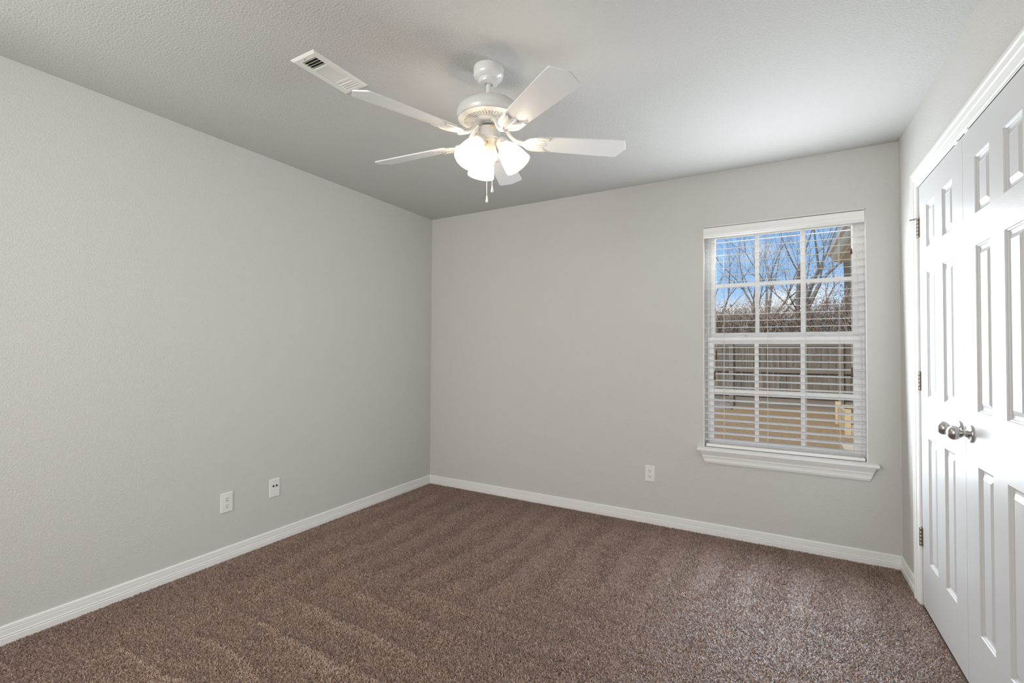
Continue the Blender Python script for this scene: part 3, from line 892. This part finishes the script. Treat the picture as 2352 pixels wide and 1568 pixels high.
# three lamps: arm, socket, frosted tulip shade, bulb
for k, az in enumerate((19.5, 139.5, 259.5)):
    A = math.radians(az)
    neck = Vector((0.058, 0, -0.322)); mouth = Vector((0.128, 0, -0.419))
    d = (mouth-neck).normalized(); L = (mouth-neck).length
    q = Vector((0, 0, 1)).rotation_difference(d).to_matrix().to_4x4()
    SM = Matrix.Rotation(A, 4, 'Z') @ Matrix.Translation(neck) @ q
    m = MB()
    m.tube([Matrix.Rotation(A, 4, 'Z') @ Vector(p) for p in ((0.024, 0, -0.330), (0.040, 0, -0.322), tuple(neck-d*0.012))], [0.011, 0.011, 0.013], 14)
    m.lathe([(0.0, -0.022), (0.016, -0.022), (0.0225, -0.012), (0.0265, -0.004), (0.0275, 0.008), (0.0255, 0.011), (0.0, 0.011)], 28, SM, cap=False)
    lamp = fpart(m, 'lamp_socket', M_fan)
    for b in range(3):
        m = MB(); ba = 2*PI*b/3+0.5
        m.tube([SM @ Vector((0.026*math.cos(ba), 0.026*math.sin(ba), 0.003)), SM @ Vector((0.033*math.cos(ba), 0.033*math.sin(ba), 0.003))], 0.0022, 8)
        fpart(m, 'shade_screw', M_brass, lamp)
    m = MB()
    prof = [(0.0235, 0.0), (0.0260, 0.010), (0.0335, 0.022), (0.0415, 0.036), (0.0475, 0.052), (0.0525, 0.072), (0.0565, 0.094), (0.0595, 0.112), (0.0615, L+0.002)]
    m.lathe(prof + [(r-0.0025, z) for r, z in reversed(prof)], 48, SM, cap=False)
    sh = fpart(m, 'lamp_shade', M_shade, smooth=60)
    m = MB()
    m.lathe([(0.0, 0.012), (0.012, 0.012), (0.013, 0.030), (0.0185, 0.044), (0.0235, 0.058), (0.0240, 0.068), (0.0195, 0.080), (0.0100, 0.088), (0.0, 0.090)], 24, SM, cap=False)
    bulb = fpart(m, 'light_bulb', M_bulb, smooth=60)
    ld = bpy.data.lights.new('bulb_light', 'POINT'); ld.energy = BULB_WATTS; ld.color = (1.0, 0.93, 0.83); ld.shadow_soft_size = 0.026
    lo_ = bpy.data.objects.new('bulb_light', ld); COL.objects.link(lo_); lo_.parent = fan
    lo_.location = (piv @ SM) @ Vector((0, 0, 0.098))
# pull chains
def chain(name, p_top, z_bot, first):
    m = MB(); z = p_top[2]
    m.lathe([(0.0, 0.0), (0.0040, 0.0), (0.0048, -0.003), (0.0040, -0.010), (0.0022, -0.014), (0.0, -0.014)], 14, Matrix.Translation(p_top), cap=False)
    c = fpart(m, 'pull_switch', M_brass, tilted=False)
    m = MB()
    zz = z-0.013
    while zz > z_bot+0.027:
        m.lathe([(0.0, -0.0014), (0.0012, -0.0009), (0.0016, 0.0), (0.0012, 0.0009), (0.0, 0.0014)], 6, Matrix.Translation((p_top[0], p_top[1], zz)), cap=False)
        zz -= 0.0031
    m.tube([(p_top[0], p_top[1], z-0.012), (p_top[0], p_top[1], z_bot+0.026)], 0.0006, 5)
    fpart(m, 'pull_chain', M_chain, c, tilted=False)
    m = MB()
    m.lathe([(0.0, 0.027), (0.0022, 0.027), (0.0030, 0.020), (0.0050, 0.010), (0.0056, 0.004), (0.0050, 0.0)], 16, Matrix.Translation((p_top[0], p_top[1], z_bot)), cap=False)
    m.lathe([(0.0050, 0.0), (0.0036, -0.0015), (0.0, -0.002)], 16, Matrix.Translation((p_top[0], p_top[1], z_bot)), cap=False)
    fpart(m, 'pull_pendant', plain('pendant_white', (0.85, 0.84, 0.82), 0.2, coat=0.5), c, tilted=False)
_fw = Vector((1.08, -1.687, 0)).normalized(); _rt = Vector((0.8695, 0.4930, 0))
pf = _fw*0.040 - _rt*0.004
chain('pull_chain', (pf.x, pf.y, -0.333), -0.592, True)
pf = _fw*0.050 + _rt*0.018
chain('pull_chain', (pf.x, pf.y, -0.268), -0.553, False)

# ------------------------------------------------------------------ outside: yard, fence, trees, eave
GZ = -0.24
def grass_mat():
    m, nt, b = new_mat('dry_lawn')
    tc = nt.nodes.new('ShaderNodeTexCoord')
    n1 = nt.nodes.new('ShaderNodeTexNoise'); n1.inputs['Scale'].default_value = 26; n1.inputs['Detail'].default_value = 8; n1.inputs['Roughness'].default_value = 0.7
    n2 = nt.nodes.new('ShaderNodeTexNoise'); n2.inputs['Scale'].default_value = 0.7; n2.inputs['Detail'].default_value = 3
    r = nt.nodes.new('ShaderNodeValToRGB')
    r.color_ramp.elements[0].position = 0.30; r.color_ramp.elements[0].color = (0.17, 0.095, 0.045, 1)
    r.color_ramp.elements[1].position = 0.72; r.color_ramp.elements[1].color = (0.56, 0.365, 0.195, 1)
    mx = nt.nodes.new('ShaderNodeMix'); mx.data_type = 'RGBA'; mx.blend_type = 'MULTIPLY'; mx.inputs['Factor'].default_value = 0.5
    r2 = nt.nodes.new('ShaderNodeValToRGB')
    r2.color_ramp.elements[0].color = (0.80, 0.82, 0.62, 1); r2.color_ramp.elements[1].color = (1.0, 0.92, 0.8, 1)
    for n in (n1, n2): nt.links.new(tc.outputs['Object'], n.inputs['Vector'])
    nt.links.new(n1.outputs['Fac'], r.inputs['Fac']); nt.links.new(n2.outputs['Fac'], r2.inputs['Fac'])
    nt.links.new(r.outputs['Color'], mx.inputs['A']); nt.links.new(r2.outputs['Color'], mx.inputs['B'])
    nt.links.new(mx.outputs['Result'], b.inputs['Base Color'])
    bp = nt.nodes.new('ShaderNodeBump'); bp.inputs['Strength'].default_value = 0.6; bp.inputs['Distance'].default_value = 0.05
    nt.links.new(n1.outputs['Fac'], bp.inputs['Height']); nt.links.new(bp.outputs['Normal'], b.inputs['Normal'])
    b.inputs['Roughness'].default_value = 0.95
    return m
m = MB(); m.box((-25, 0.14, GZ-0.2), (30, 60, GZ))
struct(m.build('yard_lawn', grass_mat()), 'dry tan winter lawn outside the window', 'lawn')

def wood_mat(name, c0, c1, sc=(14, 14, 0.8)):
    m, nt, b = new_mat(name)
    tc = nt.nodes.new('ShaderNodeTexCoord'); mp = nt.nodes.new('ShaderNodeMapping'); mp.inputs['Scale'].default_value = sc
    n = nt.nodes.new('ShaderNodeTexNoise'); n.inputs['Scale'].default_value = 1.0; n.inputs['Detail'].default_value = 5
    r = nt.nodes.new('ShaderNodeValToRGB')
    r.color_ramp.elements[0].position = 0.32; r.color_ramp.elements[0].color = (*c0, 1)
    r.color_ramp.elements[1].position = 0.68; r.color_ramp.elements[1].color = (*c1, 1)
    nt.links.new(tc.outputs['Object'], mp.inputs['Vector']); nt.links.new(mp.outputs['Vector'], n.inputs['Vector'])
    nt.links.new(n.outputs['Fac'], r.inputs['Fac']); nt.links.new(r.outputs['Color'], b.inputs['Base Color'])
    b.inputs['Roughness'].default_value = 0.9
    return m
M_fence = wood_mat('weathered_cedar', (0.115, 0.090, 0.066), (0.225, 0.185, 0.142))
M_rail = wood_mat('weathered_cedar_rails', (0.155, 0.126, 0.096), (0.255, 0.21, 0.163), (0.8, 14, 14))

FNY = 10.6
fence = thing('wooden_fence', 'weathered grey-brown picket fence across the back yard', 'fence', (1.5, FNY, GZ))
def fl(m): m.v = [(x-1.5, y-FNY, z-GZ) for x, y, z in m.v]; return m
m = MB(); x = -3.0; rnd = random.Random(5)
while x < 4.42:
    w = 0.137
    dz = rnd.uniform(-0.012, 0.012)
    m.box((x, FNY+rnd.uniform(0, 0.004), GZ+0.26), (x+w, FNY+0.018, GZ+1.83+dz)); x += 0.1505
fl(m).build('picket_panel', M_fence, fence)
for z0, h in ((1.60, 0.10), (0.92, 0.10), (0.28, 0.09)):
    m = MB(); m.box((-3.0, FNY-0.040, GZ+z0), (4.42, FNY, GZ+z0+h)); fl(m).build('rail', M_rail, fence)
m = MB(); m.box((-3.0, FNY-0.012, GZ), (4.42, FNY+0.02, GZ+0.25)); fl(m).build('kick_board', M_rail, fence)
for xc in (-0.72, 1.72, 4.16):
    m = MB(); m.box((xc-0.055, FNY-0.095, GZ), (xc+0.055, FNY-0.040, GZ+1.86)); fl(m).build('post', M_rail, fence)
gate = thing('wooden_fence', 'weathered side fence meeting the back fence at its right corner', 'fence', (4.42, FNY, GZ))
m = MB(); y = FNY-0.15
while y > 6.9:
    m.box((0.0, y-FNY, 0.06), (0.018, y+0.140-FNY, 1.83)); y -= 0.1505
m.build('picket_panel', M_fence, gate)
for z0 in (1.60, 0.92, 0.28):
    m = MB(); m.box((-0.04, 6.9-FNY, z0), (0.0, -0.05, z0+0.09)); m.build('rail', M_rail, gate)

# small leaf pile and boxed bed
M_leaf = plain('dead_leaves', (0.25, 0.20, 0.17), 0.9, var=0.55, vscale=14)
def lump(name, c, rx, ry, rz, mat, parent=None, seed=1, n=14):
    r = random.Random(seed); m = MB(); rings = []
    for j in range(7):
        t = j/6*PI/2; ring = []
        for i in range(n):
            a = 2*PI*i/n; k = 1+r.uniform(-0.18, 0.18)
            ring.append((c[0]+rx*math.cos(a)*math.cos(t)*k, c[1]+ry*math.sin(a)*math.cos(t)*k, c[2]+rz*math.sin(t)*(1+r.uniform(-0.1, 0.1))))
        rings.append(ring)
    m.rings(rings, cap=(True, True))
    return m.build(name, mat, parent, smooth=50)
tag(lump('leaf_pile', (1.05, FNY-0.75, GZ-0.02), 0.75, 0.45, 0.30, M_leaf, seed=4), 'low greyish leaf pile on the lawn against the fence', 'leaf pile')
M_tan = wood_mat('new_tan_lumber', (0.50, 0.36, 0.19), (0.66, 0.50, 0.30), (3, 3, 12))
bed = thing('garden_box', 'tan new-lumber garden box on the lawn at the window\'s lower right', 'planter', (3.86, 6.6, GZ))
for k in range(2):
    for a, b in (((0.03, 0.0, 0.02), (1.4, 0.038, 0.20)), ((0.03, 1.5, 0.02), (1.4, 1.538, 0.20)), ((0.0, 0.03, 0.02), (0.038, 1.5, 0.20))):
        m = MB(); m.box((a[0], a[1], a[2]+k*0.20), (b[0], b[1], b[2]+k*0.20)); m.build('side_board', M_tan, bed)
for (px, py) in ((-0.03, -0.03), (-0.03, 1.48)):
    m = MB(); m.box((px, py, 0.0), (px+0.09, py+0.09, 0.46)); m.build('corner_post', M_tan, bed)
m = MB(); m.box((0.03, 0.03, 0.02), (1.38, 1.5, 0.34)); m.build('soil', plain('garden_soil', (0.12, 0.08, 0.05), 0.95, var=0.4), bed)
m = MB(); m.box((3.66, 3.6, GZ-0.05), (4.6, 5.35, GZ+0.05))
tag(m.build('patio_slab', plain('tan_concrete', (0.52, 0.42, 0.28), 0.85, var=0.15, vscale=6), bevel=0.01), 'pale tan patio slab nearest the window\'s lower right corner', 'slab')

# neighbouring eave of the same house
M_siding = plain('tan_siding', (0.74, 0.64, 0.49), 0.7, var=0.08)
M_gut = plain('almond_gutter', (0.82, 0.75, 0.62), 0.4)
eave = thing('house_eave', 'tan eave with gutter and soffit seen at the window\'s upper right', 'eave', (3.50, 0.2, 2.40))
def el(m): m.v = [(x-3.50, y-0.2, z-2.40) for x, y, z in m.v]; return m
EY = 4.0
gp = [(3.50, 2.40), (3.465, 2.405), (3.44, 2.43), (3.425, 2.47), (3.395, 2.49), (3.385, 2.52), (3.395, 2.525), (3.41, 2.505), (3.50, 2.505)]
m = MB(); m.rings([[(x, 0.2, z) for x, z in gp], [(x, EY, z) for x, z in gp]], cap=(True, True)); el(m).build('gutter', M_gut, eave, smooth=30)
m = MB(); m.box((3.50, 0.2, 2.38), (3.53, EY-0.02, 2.55)); el(m).build('fascia', M_siding, eave)
m = MB(); m.box((3.53, 0.2, 2.395), (4.05, EY-0.02, 2.41)); el(m).build('soffit', plain('tan_soffit', (0.76, 0.66, 0.51), 0.7), eave)
m = MB(); m.box((3.78, 0.2, 2.25), (3.84, EY-0.05, 2.395)); el(m).build('frieze_board', M_gut, eave)
m = MB(); m.box((3.86, 0.2, 2.05), (4.05, EY-0.2, 2.395)); el(m).build('porch_beam', M_siding, eave)
m = MB(); m.add([(3.40, 0.2, 2.53), (3.40, EY, 2.53), (5.2, EY, 3.43), (5.2, 0.2, 3.43), (3.40, 0.2, 2.56), (3.40, EY, 2.56), (5.2, EY, 3.46), (5.2, 0.2, 3.46)],
    [(0, 1, 2, 3), (4, 7, 6, 5), (0, 4, 5, 1), (1, 5, 6, 2), (2, 6, 7, 3), (3, 7, 4, 0)])
el(m).build('roof', plain('brown_shingles', (0.10, 0.085, 0.07), 0.9, var=0.3, vscale=30), eave)

# bare winter trees
M_bark = plain('grey_bark', (0.25, 0.215, 0.18), 0.9, var=0.3, vscale=5)
M_bark2 = plain('brown_bark', (0.27, 0.21, 0.16), 0.9, var=0.35, vscale=6)
M_bark3 = plain('dark_ivy_bark', (0.13, 0.11, 0.085), 0.95, var=0.6, vscale=7)
M_brush = plain('dry_twigs', (0.33, 0.25, 0.19), 0.9, var=0.5, vscale=9)
M_rust = plain('rust_leaves', (0.36, 0.23, 0.15), 0.8, var=0.45, vscale=4)
def grow(tips, mbt, mbb, p, d, length, rad, lvl, maxl, rnd, spread, up):
    n = 3 if lvl < 3 else 2
    path = [p]; q = p; dd = d
    for i in range(n):
        dd = (dd + Vector((rnd.uniform(-1, 1), rnd.uniform(-1, 1), rnd.uniform(-0.6, 1)))*0.13).normalized()
        q = q + dd*(length/n); path.append(q)
    tp = 0.62 if lvl < 2 else 0.5
    rads = [rad*(1-(1-tp)*i/n) for i in range(n+1)]
    (mbt if lvl == 0 else mbb).tube(path, rads, 7 if lvl < 2 else (4 if lvl < 4 else 3), cap=lvl < 2)
    if lvl >= maxl:
        tips.append(q); return
    k = rnd.choice((2, 3, 3)) if lvl < 3 else 3
    if lvl == 0: k = rnd.choice((3, 4))
    ph = rnd.uniform(0, 2*PI)
    for i in range(k):
        ax = dd.orthogonal().normalized()
        ax = Matrix.Rotation(ph+2*PI*i/k+rnd.uniform(-0.5, 0.5), 3, dd) @ ax
        an = rnd.uniform(0.6, 1.15)*spread
        nd = (Matrix.Rotation(an, 3, ax) @ dd)
        nd = (nd + Vector((0, 0, up))).normalized()
        grow(tips, mbt, mbb, q, nd, length*rnd.uniform(0.66, 0.86), rads[-1]*rnd.uniform(0.58, 0.80), lvl+1, maxl, rnd, spread, up)
    if lvl >= 1 and lvl < maxl-1:      # side twig
        base = path[1]
        ax = Matrix.Rotation(rnd.uniform(0, 2*PI), 3, dd) @ dd.orthogonal().normalized()
        nd = Matrix.Rotation(0.9, 3, ax) @ dd
        grow(tips, mbt, mbb, base, nd.normalized(), length*0.55, rads[1]*0.4, min(lvl+2, maxl), maxl, rnd, spread, up)
TREEGRP = 'bare trees beyond the fence'
def tree(label, x, y, lean, length, rad, maxl, seed, mat, spread=0.55, up=0.12, leaves=0, name='bare_tree'):
    t = thing(name, label, 'tree', (x, y, GZ), group=TREEGRP)
    a, b, tips = MB(), MB(), []
    grow(tips, a, b, Vector((0, 0, 0)), Vector(lean).normalized(), length, rad, 0, maxl, random.Random(seed), spread, up)
    a.build('trunk', mat, t, smooth=50); b.build('branches', mat, t, smooth=50)
    if leaves:
        r = random.Random(seed); m = MB()
        for q in tips:
            for _ in range(leaves):
                c = q + Vector((r.uniform(-1, 1), r.uniform(-1, 1), r.uniform(-1, 1)))*0.25
                u = Vector((r.uniform(-1, 1), r.uniform(-1, 1), r.uniform(-1, 1))).normalized(); v = u.orthogonal().normalized()
                s = r.uniform(0.010, 0.024)
                m.add([tuple(c-u*s), tuple(c+v*s*0.6), tuple(c+u*s), tuple(c-v*s*0.6)], [(0, 1, 2, 3)])
        m.build('dead_leaves', M_rust, t)
    return t
tree('tall bare tree at the window\'s left edge, behind the fence', 0.55, 14.0, (0.05, 0, 1), 1.7, 0.085, 6, 21, M_bark2, 0.5)
tree('bare grey tree in the upper left panes, second from the left', 1.75, 13.6, (0.03, 0, 1), 1.9, 0.095, 7, 22, M_bark, 0.46)
tree('bare forked tree showing left of the first muntin', 2.45, 15.6, (-0.04, 0, 1), 2.2, 0.12, 7, 23, M_bark, 0.48)
tree('thick leaning bare tree in the middle panes', 2.9, 13.0, (0.33, 0, 1), 2.2, 0.17, 7, 31, M_bark, 0.46)
tree('bare tree behind the leaning one, right of centre', 4.1, 16.5, (0.05, 0, 1), 2.4, 0.11, 6, 25, M_bark2, 0.5)
tree('bare tree with rust-brown leaves in the right panes', 4.3, 14.2, (0.02, 0, 1), 1.5, 0.085, 6, 26, M_bark2, 0.6, 0.03, leaves=5, name='oak_tree')
tree('tall dark ivy-wrapped trunk under the tan eave', 4.66, 12.5, (0.0, 0, 1), 5.6, 0.30, 4, 27, M_bark3, 0.5)
tree('faint thin bare tree far behind the left trees', 1.0, 18.5, (0.0, 0, 1), 2.2, 0.10, 7, 28, M_bark2, 0.5)
# dry brush line behind the fence
for i, (x, y, h) in enumerate(((0.55, 12.2, 3.0), (1.40, 12.5, 2.9), (2.25, 12.1, 3.0), (3.10, 12.5, 2.8), (3.90, 12.2, 2.9), (4.75, 12.0, 3.3))):
    lab = ['dry brown bush above the fence at the far left pane edge', 'dry brown bush above the fence, second from left', 'dry brown bush by the first muntin above the fence',
           'dry brown bush above the fence in the middle panes', 'dry brown bush above the fence in the right panes', 'dark dry bush above the fence at the right pane edge'][i]
    t = thing('dry_bush', lab, 'bush', (x, y, GZ), group='dry bushes behind the fence')
    r = random.Random(50+i); m = MB()
    for k in range(1300):
        a = r.uniform(0, 2*PI); q = Vector((r.gauss(0, 0.40), r.gauss(0, 0.25), r.uniform(0.3, 0.85)*h))
        d = Vector((math.cos(a)*r.uniform(0, 1), math.sin(a)*r.uniform(0, 1), r.uniform(0.0, 1.2))).normalized()
        L = r.uniform(0.25, 0.60)
        m.tube([q, q+d*L*0.5+Vector((r.uniform(-.05, .05), 0, 0)), q+d*L], [0.009, 0.006, 0.003], 3, cap=False)
    for k in range(9):
        q = Vector((r.gauss(0, 0.3), r.gauss(0, 0.2), 0.0))
        m.tube([q, q+Vector((r.uniform(-.2, .2), 0, h*0.4)), q+Vector((r.uniform(-.4, .4), 0, h*0.8))], [0.025, 0.018, 0.010], 5, cap=False)
    m.build('twigs', M_brush, t)
    m = MB()
    for k in range(2600):
        zc = 1.0 + (h-1.0)*r.random()**1.4
        c = Vector((r.gauss(0, 0.42), r.gauss(0, 0.25), zc))
        u = Vector((r.uniform(-1, 1), r.uniform(-1, 1), r.uniform(-1, 1))).normalized(); v = u.orthogonal().normalized(); s = r.uniform(0.012, 0.030)
        m.add([tuple(c-u*s), tuple(c+v*s*0.7), tuple(c+u*s), tuple(c-v*s*0.7)], [(0, 1, 2, 3)])
    m.build('dry_leaves', M_brush if i % 2 else M_rust, t)
